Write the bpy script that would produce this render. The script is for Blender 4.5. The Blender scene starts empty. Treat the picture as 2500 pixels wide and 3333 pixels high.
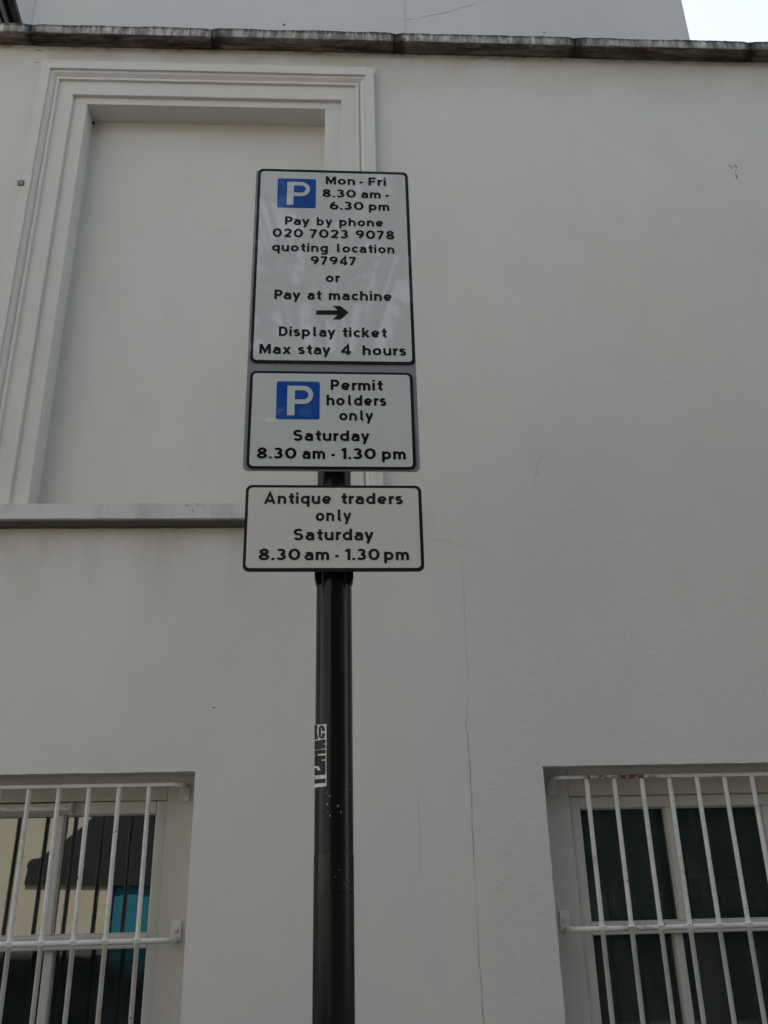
import bpy, math, random
from mathutils import Vector, Matrix, noise
from mathutils.geometry import tessellate_polygon

random.seed(7)
R = math.radians
sc = bpy.context.scene
col = sc.collection

# ---------------------------------------------------------------- camera
FPX = 2850.0                                   # focal length in photo pixels (2500 x 3333)
TH, RO, PS = R(22.93), R(-1.324), R(3.066)
CAM = Vector((0.0, -3.2, 1.6))
_f = Vector((math.sin(PS) * math.cos(TH), math.cos(PS) * math.cos(TH), math.sin(TH)))
_r = Vector((math.cos(PS), -math.sin(PS), 0.0))
_u = _r.cross(_f)
RX = math.cos(RO) * _r + math.sin(RO) * _u
UX = -math.sin(RO) * _r + math.cos(RO) * _u
cd = bpy.data.cameras.new('camera')
cd.sensor_fit = 'VERTICAL'
cd.sensor_height = 36.0
cd.sensor_width = 27.0
cd.lens = 36.0 * FPX / 3333.0
cd.clip_start = 0.05
cd.clip_end = 2000
cam = bpy.data.objects.new('camera', cd)
m = Matrix((RX, UX, -_f)).transposed().to_4x4()
m.translation = CAM
cam.matrix_world = m
col.objects.link(cam)
sc.camera = cam

# ---------------------------------------------------------------- sky, sun, exposure
SUN_EL, SUN_AZ = R(60), R(-24)                 # azimuth from +Y towards +X
w = bpy.data.worlds.new('World')
sc.world = w
w.use_nodes = True
nt = w.node_tree
bg = nt.nodes['Background']
sky = nt.nodes.new('ShaderNodeTexSky')
sky.sky_type = 'NISHITA'
sky.sun_disc = False
sky.sun_elevation = SUN_EL
sky.sun_rotation = SUN_AZ
sky.air_density = 1.0
sky.dust_density = 0.4
sky.ozone_density = 1.0
hs = nt.nodes.new('ShaderNodeHueSaturation')   # thin high cloud: paler sky
hs.inputs['Saturation'].default_value = 0.47
nt.links.new(sky.outputs[0], hs.inputs['Color'])
nt.links.new(hs.outputs[0], bg.inputs['Color'])
bg.inputs['Strength'].default_value = 0.13
sl = bpy.data.lights.new('sun', 'SUN')
sl.energy = 3.4
sl.angle = R(0.53)
sl.color = (1.0, 0.94, 0.84)
so = bpy.data.objects.new('sun', sl)
so.rotation_euler = Vector((-math.sin(SUN_AZ) * math.cos(SUN_EL), -math.cos(SUN_AZ) * math.cos(SUN_EL), -math.sin(SUN_EL))).to_track_quat('-Z', 'Y').to_euler()
so.location = (-10, 20, 30)
col.objects.link(so)
vs = sc.view_settings
vs.view_transform = 'Standard'
vs.look = 'None'
vs.gamma = 1
vs.exposure = 1.27

# ---------------------------------------------------------------- helpers
def ray(px, py):
    return (_f * FPX + (px - 1250.0) * RX - (py - 1666.5) * UX).normalized()

def P(px, py, Y=0.0):
    """photo pixel -> point on the real vertical plane y = Y"""
    d = ray(px, py)
    return CAM + d * ((Y - CAM.y) / d.y)

def PX(px, py, Y=0.0): return P(px, py, Y).x
def PZ(px, py, Y=0.0): return P(px, py, Y).z

def refl(px, py, Y, glass=0.165, tilt=R(1.2)):
    """where the ray that the window glass mirrors meets the real plane y = Y across the street"""
    d = ray(px, py)
    p = CAM + d * ((glass - CAM.y) / d.y)
    n = Vector((0, -math.cos(tilt), math.sin(tilt)))
    e = d - 2 * d.dot(n) * n
    return p + e * ((Y - p.y) / e.y)

class MB:
    def __init__(s): s.v = []; s.f = []; s.sm = []
    def add(s, vs_, fs, smooth=False):
        o = len(s.v); s.v += [tuple(q) for q in vs_]
        for q in fs: s.f.append([i + o for i in q]); s.sm.append(smooth)
        return s
    def box(s, x0, x1, y0, y1, z0, z1):
        return s.add([(x0,y0,z0),(x1,y0,z0),(x1,y1,z0),(x0,y1,z0),(x0,y0,z1),(x1,y0,z1),(x1,y1,z1),(x0,y1,z1)],
                     [(0,3,2,1),(4,5,6,7),(0,1,5,4),(1,2,6,5),(2,3,7,6),(3,0,4,7)])
    def tube(s, pts, rad, n=12, caps=True, sq=None):
        pts = [Vector(p) for p in pts]; rads = rad if isinstance(rad, (list, tuple)) else [rad] * len(pts)
        ring = []; up = None
        for i, p in enumerate(pts):
            t = (pts[min(i + 1, len(pts) - 1)] - pts[max(i - 1, 0)]).normalized()
            if up is None:
                up = Vector((0, 0, 1)) if abs(t.z) < .9 else Vector((0, 1, 0))
            a = (up - t * up.dot(t)).normalized(); b = t.cross(a); up = a
            if sq:
                ring += [p + a * (sq[0] * ca) + b * (sq[1] * cb) for ca, cb in ((1,1),(-1,1),(-1,-1),(1,-1))]
            else:
                ring += [p + (a * math.cos(2*math.pi*k/n) + b * math.sin(2*math.pi*k/n)) * rads[i] for k in range(n)]
        if sq: n = 4
        fs = [(i*n+k, i*n+(k+1) % n, (i+1)*n+(k+1) % n, (i+1)*n+k) for i in range(len(pts)-1) for k in range(n)]
        s.add(ring, fs, sq is None)
        if caps: s.add(ring[:n], [tuple(range(n))[::-1]]); s.add(ring[-n:], [tuple(range(n))])
        return s
    def prism(s, poly, fn, d0, d1):
        """2D polygon (u,v) extruded between depths d0 and d1; fn(u,v,d) -> point"""
        n = len(poly)
        tri = tessellate_polygon([[Vector((a, b, 0)) for a, b in poly]])
        vs_ = [fn(a, b, d0) for a, b in poly] + [fn(a, b, d1) for a, b in poly]
        fs = [tuple(t) for t in tri] + [tuple(i + n for i in t[::-1]) for t in tri]
        fs += [(i, (i+1) % n, n + (i+1) % n, n + i) for i in range(n)]
        return s.add(vs_, fs)
    def build(s, name, mat, parent=None, bevel=0.0, seg=2, recalc=True):
        me = bpy.data.meshes.new(name); me.from_pydata(s.v, [], s.f)
        me.polygons.foreach_set('use_smooth', s.sm)
        if recalc:
            import bmesh
            bm = bmesh.new(); bm.from_mesh(me); bmesh.ops.recalc_face_normals(bm, faces=bm.faces); bm.to_mesh(me); bm.free()
        me.materials.append(mat); me.update()
        o = bpy.data.objects.new(name, me); col.objects.link(o)
        if parent: o.parent = parent
        if bevel:
            b = o.modifiers.new('bevel', 'BEVEL'); b.width = bevel; b.segments = seg; b.limit_method = 'ANGLE'; b.angle_limit = R(40)
        return o

def tag(o, label, cat, group=None, kind=None):
    if label: o['label'] = label
    if cat: o['category'] = cat
    if group: o['group'] = group
    if kind: o['kind'] = kind
    return o

def thing(name, label, cat, group=None):
    o = bpy.data.objects.new(name, None); o.empty_display_size = .2; col.objects.link(o)
    return tag(o, label, cat, group)

def struct(o): o['kind'] = 'structure'; return o

# ---------------------------------------------------------------- materials
def mat(name, colr, rough=.6, spec=.5, metal=0.0, coat=0.0):
    m_ = bpy.data.materials.new(name); m_.use_nodes = True
    b = m_.node_tree.nodes['Principled BSDF']
    b.inputs['Base Color'].default_value = (*colr, 1); b.inputs['Roughness'].default_value = rough
    b.inputs['Specular IOR Level'].default_value = spec; b.inputs['Metallic'].default_value = metal
    b.inputs['Coat Weight'].default_value = coat; b.inputs['Coat Roughness'].default_value = .06
    return m_

class NG:
    """small node-graph helper on a material"""
    def __init__(s, m_):
        s.m = m_; s.t = m_.node_tree; s.b = s.t.nodes['Principled BSDF']
        s.co = s.t.nodes.new('ShaderNodeTexCoord').outputs['Object']
    def link(s, a, b): s.t.links.new(a, b)
    def map(s, scale=(1,1,1), loc=(0,0,0)):
        n = s.t.nodes.new('ShaderNodeMapping'); n.inputs['Scale'].default_value = scale; n.inputs['Location'].default_value = loc
        s.link(s.co, n.inputs['Vector']); return n.outputs[0]
    def noise(s, scale, detail=4, rough=.55, vec=None, dist=0.0):
        n = s.t.nodes.new('ShaderNodeTexNoise'); n.inputs['Scale'].default_value = scale
        n.inputs['Detail'].default_value = detail; n.inputs['Roughness'].default_value = rough
        n.inputs['Distortion'].default_value = dist
        s.link(vec or s.co, n.inputs['Vector']); return n.outputs['Fac']
    def ramp(s, fac, stops):
        n = s.t.nodes.new('ShaderNodeValToRGB'); e = n.color_ramp.elements
        while len(e) < len(stops): e.new(.5)
        for i, (p, c) in enumerate(stops):
            e[i].position = p; e[i].color = (*c, 1) if isinstance(c, tuple) else (c, c, c, 1)
        s.link(fac, n.inputs['Fac']); return n.outputs['Color']
    def mix(s, fac, a, b, mode='MIX'):
        n = s.t.nodes.new('ShaderNodeMix'); n.data_type = 'RGBA'; n.blend_type = mode
        for v, k in ((fac, 0), (a, 6), (b, 7)):
            if isinstance(v, bpy.types.NodeSocket): s.link(v, n.inputs[k])
            elif isinstance(v, tuple): n.inputs[k].default_value = (*v, 1)
            else: n.inputs[k].default_value = v
        return n.outputs[2]
    def math(s, op, a, b=0.0):
        n = s.t.nodes.new('ShaderNodeMath'); n.operation = op; n.use_clamp = op in ('MULTIPLY', 'ADD')
        for v, k in ((a, 0), (b, 1)):
            if isinstance(v, bpy.types.NodeSocket): s.link(v, n.inputs[k])
            else: n.inputs[k].default_value = v
        return n.outputs[0]
    def sep(s):
        n = s.t.nodes.new('ShaderNodeSeparateXYZ'); s.link(s.co, n.inputs[0]); return n.outputs
    def rng(s, v, a, b, c=0.0, d=1.0):
        n = s.t.nodes.new('ShaderNodeMapRange'); n.interpolation_type = 'SMOOTHSTEP'
        for i, q in enumerate((a, b, c, d)): n.inputs[i + 1].default_value = q
        s.link(v, n.inputs[0]); return n.outputs[0]
    def color(s, v): s.link(v, s.b.inputs['Base Color'])
    def rough(s, v): s.link(v, s.b.inputs['Roughness'])
    def bump(s, h, strength=.3, dist=.002):
        n = s.t.nodes.new('ShaderNodeBump'); n.inputs['Strength'].default_value = strength; n.inputs['Distance'].default_value = dist
        s.link(h, n.inputs['Height']); s.link(n.outputs[0], s.b.inputs['Normal'])

Z_COP = PZ(1250, 175.5)                         # underside of the coping where it meets the wall

def stucco(name, base, top=None, bump=.5, grime=.5, sill=None, zone=False):
    m_ = mat(name, base, .85, .25); g = NG(m_)
    big = g.noise(.9, 5, .6, g.map((1, 1, .6)))
    mid = g.noise(5.5, 5, .6, g.map((1, 1, .7), (3, 1, 2)))
    c = g.ramp(big, [(.3, tuple(x * .93 for x in base)), (.55, base), (.75, (base[0] * 1.04, base[1] * 1.035, base[2] * 1.03))])
    c = g.mix(g.math('MULTIPLY', g.ramp(mid, [(.52, 0.0), (.72, 1.0)]), .12 * grime / .5), c, (base[0] * .72, base[1] * .70, base[2] * .64))
    # fine flecks of dirt in the stipple
    pt = g.noise(1.7, 3, .45, g.map((1, 1, .8), (11, 2, 5)), .8)
    c = g.mix(g.math('MULTIPLY', g.ramp(pt, [(.50, 0.0), (.56, 1.0)]), .35), c, (base[0] * .95, base[1] * .975, base[2] * 1.02))
    c = g.mix(g.math('MULTIPLY', g.ramp(pt, [(.36, 1.0), (.42, 0.0)]), .30), c, (base[0] * .99, base[1] * .965, base[2] * .90))
    fl = g.noise(62, 3, .7)
    c = g.mix(g.math('MULTIPLY', g.ramp(fl, [(.62, 0.0), (.76, 1.0)]), .42), c, tuple(x * .62 for x in base))
    z = g.sep()[2]
    if top:                                    # dirt washed down from the stone coping
        st = g.noise(3.2, 6, .65, g.map((.8, 1, .7), (7, 0, 0)))
        k = g.math('MULTIPLY', g.rng(z, top - .42, top + .0), g.rng(st, .22, .66))
        c = g.mix(g.math('MULTIPLY', k, .62), c, (.47, .415, .325))
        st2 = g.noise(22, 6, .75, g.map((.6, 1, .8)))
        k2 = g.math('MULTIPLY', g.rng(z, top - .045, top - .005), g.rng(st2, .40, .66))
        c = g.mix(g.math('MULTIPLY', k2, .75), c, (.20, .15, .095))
    if sill:                                   # stain below the sill
        k3 = g.math('MULTIPLY', g.rng(z, sill - .55, sill), g.rng(z, sill + .02, sill))
        k3 = g.math('MULTIPLY', k3, g.rng(g.noise(2.6, 5, .6, g.map((1.4, 1, .5), (1, 5, 2))), .35, .65))
        k3 = g.math('MULTIPLY', k3, g.rng(g.sep()[0], .0, -.5))
        c = g.mix(g.math('MULTIPLY', k3, .42), c, (.40, .35, .26))
    g.color(c)
    h = g.mix(.45, g.noise(75, 4, .65), g.noise(28, 3, .6))
    lo = g.noise(1.1, 3)
    amt = g.ramp(lo, [(.42, .25), (.62, .75)])
    if zone:                                   # coarser render beside the right-hand window
        zn = g.math('MULTIPLY', g.rng(g.sep()[0], PX(1500, 2500), PX(1600, 2500)), g.rng(g.math('ADD', z, g.math('MULTIPLY', lo, .25)), PZ(1700, 2180), PZ(1700, 2480)))
        amt = g.mix(zn, amt, (1.0, 1.0, 1.0))
        h = g.mix(zn, h, g.noise(46, 4, .68))
    h2 = g.mix(amt, (.5, .5, .5), h)
    g.bump(h2, bump, .006)
    return m_

WALL = (.675, .652, .595)
M = {}
JX0 = PX(97, 100, -.075); JSTEP = (PX(2432, 100, -.075) - JX0) / 4
M['stucco'] = stucco('white_stucco', WALL, top=Z_COP, bump=.52, sill=PZ(400, 1688), zone=True)
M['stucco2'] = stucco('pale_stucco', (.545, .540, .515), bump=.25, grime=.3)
M['mould'] = stucco('painted_moulding', (.675, .652, .597), bump=.18, grime=.8)
M['joinery'] = mat('white_joinery', (.60, .585, .53), .5, .4)
g = NG(M['joinery']); g.color(g.mix(g.math('MULTIPLY', g.ramp(g.noise(9, 5, .6), [(.45, 0.0), (.75, 1.0)]), .35), (.61, .595, .54), (.45, .42, .35)))
g.bump(g.noise(40, 3), .12, .003)
M['board'] = stucco('painted_board', (.60, .58, .52), bump=.12, grime=.9)

def stone():
    m_ = mat('weathered_stone', (.1, .095, .085), .9, .2); g = NG(m_)
    n1 = g.noise(6, 7, .68, g.map((1, 1, 1)))
    n2 = g.noise(20, 6, .7, g.map((1.2, 1, .12)))
    c = g.ramp(n1, [(.30, (.030, .026, .021)), (.52, (.085, .078, .066)), (.70, (.17, .165, .15))])
    c = g.mix(g.ramp(n2, [(.40, 0.0), (.62, .8)]), c, (.04, .035, .028))
    # pale washed face on top, algae brown below
    return m_, g, c
m_, g, c = stone()
z = g.sep()[2]
CF_Z = PZ(1250, 132, -.075)                     # bottom arris of the coping's front face
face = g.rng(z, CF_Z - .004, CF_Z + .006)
fn = g.noise(9, 6, .65, g.map((1.5, 1, .5), (2, 2, 2)))
strk = g.noise(24, 7, .78, g.map((1.2, 1, .30), (5, 1, 0)), .6)
topd = g.rng(z, CF_Z + .030, CF_Z + .070)
pale = g.ramp(fn, [(.34, (.17, .165, .14)), (.50, (.40, .395, .36)), (.64, (.62, .61, .56))])
pale = g.mix(g.math('MULTIPLY', g.rng(strk, .42, .56), g.math('ADD', topd, .55)), pale, (.055, .05, .042))
pale = g.mix(topd, pale, (.06, .055, .045))
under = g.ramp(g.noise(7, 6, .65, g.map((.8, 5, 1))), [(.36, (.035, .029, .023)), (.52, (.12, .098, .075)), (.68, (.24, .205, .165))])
jt = g.math('FRACT', g.math('DIVIDE', g.math('SUBTRACT', g.sep()[0], JX0), JSTEP))
jd = g.math('MINIMUM', jt, g.math('SUBTRACT', 1.0, jt))
jn = g.math('SUBTRACT', jd, g.math('MULTIPLY', g.noise(11, 5, .65, g.map((1, 1, .6), (4, 4, 4))), .085))
smear = g.rng(jn, .012, -.030)
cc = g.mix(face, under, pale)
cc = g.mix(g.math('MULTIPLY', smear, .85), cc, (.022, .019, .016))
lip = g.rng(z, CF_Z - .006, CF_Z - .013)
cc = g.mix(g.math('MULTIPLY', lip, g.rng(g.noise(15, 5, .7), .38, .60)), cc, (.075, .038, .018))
g.color(cc)
g.bump(g.mix(.5, g.noise(70, 5), g.noise(14, 5)), .7, .012)
M['coping'] = m_
m_, g, c = stone(); g.color(c); g.bump(g.noise(40, 5), .6, .01); M['stone'] = m_
m_, g, c = stone(); g.color(g.mix(.55, c, (.62, .61, .58))); g.bump(g.noise(40, 5), .6, .01); M['pale_stone'] = m_
M['joint'] = mat('dark_mortar', (.014, .012, .010), .95, .1)
M['crack'] = mat('crack_shadow', (.21, .20, .185), .95, .1)
M['hair'] = mat('hairline_crack', (.46, .45, .42), .95, .1)
M['dirt'] = mat('dirt_spot', (.09, .08, .065), .95, .1)
# paint on bars, with scattered rust
def barpaint(name, rust_lo, rust_hi, amount):
    m_ = mat(name, (.70, .68, .63), .42, .45); g = NG(m_)
    c = g.mix(g.math('MULTIPLY', g.ramp(g.noise(14, 5, .65), [(.42, 0.0), (.72, 1.0)]), .50), (.71, .69, .645), (.46, .42, .35))
    sp = g.noise(48, 2, .5)
    c = g.mix(g.ramp(sp, [(.715, 0.0), (.74, 1.0)]), c, (.035, .022, .014))
    if amount:
        x = g.sep()[0]
        k = g.math('MULTIPLY', g.rng(x, rust_lo - .03, rust_lo + .02), g.rng(x, rust_hi + .03, rust_hi - .02))
        k = g.math('MULTIPLY', k, g.ramp(g.noise(26, 6, .7), [(.43, 0.0), (.57, 1.0)]))
        c = g.mix(g.math('MULTIPLY', k, amount), c, g.ramp(g.noise(60, 4, .6), [(.35, (.045, .014, .006)), (.6, (.22, .075, .02)), (.75, (.34, .17, .06))]))
    r2 = g.math('MULTIPLY', g.ramp(g.noise(7, 4, .6), [(.55, 0.0), (.68, 1.0)]), g.ramp(g.noise(38, 6, .7), [(.50, 0.0), (.62, 1.0)]))
    c = g.mix(g.math('MULTIPLY', r2, .55), c, (.33, .20, .10))
    g.color(c); g.bump(g.noise(120, 3), .15, .002)
    return m_
M['bar'] = barpaint('white_bar_paint', 0, 0, 0)
M['bar_rust'] = barpaint('rusting_bar_paint', PX(1905, 2530, .05), PX(2125, 2527, .05), 1.0)
M['bar_spot'] = barpaint('spotted_bar_paint', PX(2030, 3022, .05), PX(2140, 3022, .05), .5)
# pole
m_ = mat('black_gloss_paint', (.007, .0075, .009), .30, .22); g = NG(m_)
n = g.noise(30, 5, .65, g.map((1, 1, .25)))
c = g.mix(g.ramp(n, [(.55, 0.0), (.75, .6)]), (.007, .0075, .009), (.018, .017, .017))
g.color(c)
g.rough(g.ramp(g.noise(18, 4, .6, g.map((1, 1, .12))), [(.3, .16), (.7, .30)]))
g.bump(g.noise(45, 3, .5, g.map((1, 1, .3))), .10, .003)
M['pole'] = m_
m_ = mat('dull_black_paint', (.006, .006, .0065), .3, .28); g = NG(m_)
st = g.math('MULTIPLY', g.rng(g.noise(14, 5, .7, g.map((6, 6, .25))), .56, .70), .5)
g.color(g.mix(st, (.006, .006, .007), (.02, .017, .015))); g.rough(g.ramp(g.noise(12, 4), [(.3, .20), (.7, .36)]))
M['pole2'] = m_
M['chip'] = mat('bare_chip', (.45, .44, .42), .6)
# signs
def signpaint(name, c0, rough, bump=.05, coat=0.0):
    m_ = mat(name, c0, rough, .5, 0, coat); g = NG(m_); g.b.inputs['Coat Roughness'].default_value = .03; g.b.inputs['Coat IOR'].default_value = 1.8
    n = g.noise(7, 5, .6); n2 = g.noise(60, 4, .7)
    c = g.mix(g.math('MULTIPLY', g.ramp(n, [(.45, 0.0), (.75, 1.0)]), .12), c0, tuple(x * .8 for x in c0))
    c = g.mix(g.math('MULTIPLY', g.ramp(n2, [(.70, 0.0), (.80, 1.0)]), .25), c, tuple(x * .5 + .03 for x in c0))
    g.color(c); g.bump(g.noise(9, 2), bump, .002)
    return m_
M['face'] = signpaint('reflective_white', (.64, .66, .655), .3, .02, 1.0)
M['face_old'] = signpaint('aged_white_enamel', (.66, .64, .59), .40)
M['ink'] = signpaint('black_vinyl', (.008, .008, .009), .25, .02, .3)
M['ink'].node_tree.nodes['Principled BSDF'].inputs['Specular IOR Level'].default_value = .35
M['ink_old'] = signpaint('faded_black_enamel', (.012, .011, .010), .45)
M['ink_old'].node_tree.nodes['Principled BSDF'].inputs['Specular IOR Level'].default_value = .25
M['text'] = signpaint('black_letters', (.010, .010, .010), .16)
M['text'].node_tree.nodes['Principled BSDF'].inputs['Specular IOR Level'].default_value = .35
M['text_old'] = signpaint('worn_black_letters', (.014, .013, .012), .45)
M['text_old'].node_tree.nodes['Principled BSDF'].inputs['Specular IOR Level'].default_value = .25
M['blue'] = signpaint('blue_vinyl', (.006, .075, .36), .3, .02, .55)
M['blue'].node_tree.nodes['Principled BSDF'].inputs['Specular IOR Level'].default_value = .2
M['grey'] = signpaint('grey_backing', (.27, .285, .32), .25, .05, .8)
M['alu'] = mat('aluminium', (.45, .46, .48), .4, .5, .8)
# glass
def glass(name, ior, tint):
    m_ = bpy.data.materials.new(name); m_.use_nodes = True; t = m_.node_tree; t.nodes.clear()
    out = t.nodes.new('ShaderNodeOutputMaterial'); mx = t.nodes.new('ShaderNodeMixShader')
    fr = t.nodes.new('ShaderNodeFresnel'); fr.inputs['IOR'].default_value = ior
    tr = t.nodes.new('ShaderNodeBsdfTransparent'); tr.inputs['Color'].default_value = (*tint, 1)
    gl = t.nodes.new('ShaderNodeBsdfGlossy'); gl.inputs['Roughness'].default_value = 0.0
    t.links.new(fr.outputs[0], mx.inputs[0]); t.links.new(tr.outputs[0], mx.inputs[1]); t.links.new(gl.outputs[0], mx.inputs[2])
    t.links.new(mx.outputs[0], out.inputs['Surface'])
    return m_
M['glass_coated'] = glass('coated_glass', 2.5, (.55, .6, .6))
M['glass'] = glass('window_glass', 1.42, (.75, .8, .8))
M['room'] = mat('dark_room', (.11, .13, .132), .9, .2)
M['teal'] = mat('dark_teal_blind', (.20, .255, .265), .8, .2)
M['tan'] = mat('tan_wood', (.36, .30, .20), .7)
M['reflection_grey'] = mat('painted_reflection_grey', (.40, .43, .42), .8)

# ---------------------------------------------------------------- ground, road, pavement
def sheet(name, x0, x1, y0, y1, z0, z1, m_):
    return struct(MB().box(x0, x1, y0, y1, z0, z1).build(name, m_))
def asphalt(name, c0, sc_=40):
    m_ = mat(name, c0, .9, .3); g = NG(m_)
    g.color(g.ramp(g.noise(sc_, 6, .7), [(.3, tuple(x * .6 for x in c0)), (.7, tuple(x * 1.4 for x in c0))])); g.bump(g.noise(sc_ * 3, 4), .5, .01)
    return m_
M['asphalt'] = asphalt('asphalt', (.055, .055, .056))
m_ = mat('paving_slabs', (.19, .18, .165), .85, .3); g = NG(m_)
br = g.t.nodes.new('ShaderNodeTexBrick'); br.inputs['Scale'].default_value = 1.0
for k, v in (('Color1', (.15, .142, .128, 1)), ('Color2', (.175, .166, .152, 1)), ('Mortar', (.12, .11, .10, 1))): br.inputs[k].default_value = v
br.inputs['Brick Width'].default_value = .9; br.inputs['Row Height'].default_value = .6; br.inputs['Mortar Size'].default_value = .008
g.link(g.co, br.inputs['Vector']); g.color(br.outputs['Color']); M['slabs'] = m_
M['kerb'] = asphalt('granite_kerb', (.28, .275, .27), 60)
sheet('ground', -400, 400, -400, 400, -.5, -.004, asphalt('earth', (.16, .14, .11), 3))
sheet('road', -80, 80, -8.2, -2.35, -.1, .0, M['asphalt'])
sheet('pavement', -80, 80, -2.2, .02, -.1, .12, M['slabs'])
sheet('pavement', -80, 80, -10.05, -8.35, -.1, .12, M['slabs'])
sheet('kerb', -80, 80, -2.35, -2.2, -.1, .125, M['kerb'])
sheet('kerb', -80, 80, -8.35, -8.2, -.1, .125, M['kerb'])
M['road_paint'] = mat('white_road_paint', (.7, .7, .68), .8)
mb = MB()
for k in range(-10, 10): mb.box(k * 6.0, k * 6.0 + 3, -5.35, -5.25, .0, .004)
struct(mb.build('road_markings', M['road_paint']))

# ---------------------------------------------------------------- the white building
bld = thing('white_building', 'white stucco building with a stone coping, blind window and barred windows behind the sign post', 'building')
# window openings (edges read from the photo on the wall plane)
LW1 = PX(615, 2860); LWT = PZ(320, 2516); LW0 = LW1 - 1.62
RW0 = PX(1798, 2850); RWT = PZ(2130, 2488); RW1 = RW0 + 1.62
WZ0 = .62
BX0, BX1 = PX(138, 199.7) + .012, PX(1216, 214) - .012
BZT = PZ(680, 206) - .012
SILL_T, SILL_B = PZ(400, 1639, -.06), PZ(400, 1687, -.06)
TOPZ = PZ(1250, 104) + .3

def jit(a, b, n, amp, ax):
    out = []
    for i in range(n):
        t = i / n; x = a[0] + (b[0] - a[0]) * t; zz = a[1] + (b[1] - a[1]) * t
        d = amp * noise.noise(Vector((x * 26, zz * 26, 3.1))) if i else 0
        out.append((x + (d if ax == 'z' else 0), zz + (d if ax == 'x' else 0)))
    return out
def hole(x0, x1, z0, z1, amp=.0022):
    return jit((x0, z0), (x1, z0), 12, 0, 'x') + jit((x1, z0), (x1, z1), 40, amp, 'z') + jit((x1, z1), (x0, z1), 40, amp, 'x') + jit((x0, z1), (x0, z0), 40, amp, 'z')
hl = hole(LW0, LW1, WZ0, LWT); hr = hole(RW0, RW1, WZ0, RWT)
hb = [(BX0 + .10, SILL_T - .02), (BX1 - .10, SILL_T - .02), (BX1 - .10, BZT - .10), (BX0 + .10, BZT - .10)]
outer = [(-14, 0), (16, 0), (16, Z_COP + .004), (-14, Z_COP + .004)]
loops = [outer, hl, hr, hb]
tri = tessellate_polygon([[Vector((a, b, 0)) for a, b in l] for l in loops])
flat = [q for l in loops for q in l]
mb = MB(); mb.add([(a, 0.0, b) for a, b in flat], [tuple(t) for t in tri])
REV = .12
for l in (hl, hr):                              # plastered reveals, with a softened arris
    n_ = len(l); cx = sum(q[0] for q in l) / n_; cz = sum(q[1] for q in l) / n_
    mb.add([(a, 0, b) for a, b in l] + [(a, REV + .02, b) for a, b in l], [(i, (i+1) % n_, n_ + (i+1) % n_, n_ + i) for i in range(n_)])
mb.box(-14, 16, .35, .45, 0, Z_COP + .004)      # inner leaf (cut away behind the windows by the rooms in front of it)
wall = mb.build('wall', M['stucco'], bld, recalc=False)

# coping stones, each a block with a drip edge, dark open joints between
def coping(x0, x1, seed, ztweak=0.0):
    prof = [(-.075, CF_Z), (-.0765, CF_Z + .012), (-.0745, CF_Z + .058), (-.066, CF_Z + .068), (.0, CF_Z + .080), (.33, CF_Z + .095), (.33, Z_COP + .003), (.0, Z_COP + .003),
            (-.010, Z_COP - .004), (-.020, CF_Z - .004), (-.052, CF_Z - .008), (-.060, CF_Z - .003)]
    n = max(4, int((x1 - x0) / .012)); k = len(prof); v = []
    for i in range(n + 1):
        x = x0 + (x1 - x0) * i / n
        e = min(i, n - i); chip = .006 * max(0, 1 - e / 3.0)
        for j, (y, zz) in enumerate(prof):
            front = j in (0, 1, 2, 3, 9, 10, 11)
            a = .0035 * noise.noise(Vector((x * 7, j * .9, seed))) + .0018 * noise.noise(Vector((x * 40, j, seed)))
            bb = .0040 * noise.noise(Vector((x * 5, j * .7, seed + 9))) + .0028 * noise.noise(Vector((x * 45, j * 2.1, seed)))
            v.append((x, y + (a + chip if front else 0), zz + ztweak + (bb if j < 5 or j > 8 else 0)))
    f = [(i*k+j, i*k+(j+1) % k, (i+1)*k+(j+1) % k, (i+1)*k+j) for i in range(n) for j in range(k)] + [tuple(range(k)), tuple(range(n*k, n*k+k))]
    return MB().add(v, f).build('coping_stone', M['coping'], bld)
jx = [PX(px, 100, -.075) for px in (97, 690, 1284, 1868, 2432)]
step = jx[2] - jx[1]
xs = [jx[0] - 2 * step, jx[0] - step] + jx + [jx[-1] + step, jx[-1] + 2 * step]
for i in range(len(xs) - 1):
    coping(xs[i] + .003, xs[i + 1] - .003, i * 3.7 + 1, .002 * math.sin(i * 2.3))
for x in xs[1:-1]:
    MB().box(x - .0055, x + .0055, -.062, .30, Z_COP + .002, CF_Z + .066).build('mortar_joint', M['joint'], bld)

# blind window: recessed panel > architrave, inner band, sill
FY, PYR = .004, .115                            # plane of the inner band, plane of the recessed panel
ix0, ix1, izt = PX(284, 340, FY), PX(1058, 352, FY), PZ(680, 346.5, FY)
mb = MB(); mb.box(ix0 - .05, ix1 + .05, PYR, PYR + .05, SILL_T - .05, izt + .05)
blind = mb.build('blind_window', M['mould'], bld)
# inner band with deep reveal
ex0, ex1, ezt = PX(238, 295, FY), PX(1104, 308, FY), PZ(680, 303, FY)
mb = MB()
mb.box(ex0 - .04, ix0, FY, PYR + .002, SILL_T - .02, izt)
mb.box(ix1, ex1 + .04, FY, PYR + .002, SILL_T - .02, izt)
mb.box(ex0 - .04, ex1 + .04, FY, PYR + .002, izt, ezt + .03)
mb.build('inner_band', M['mould'], blind, .0025)
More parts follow.
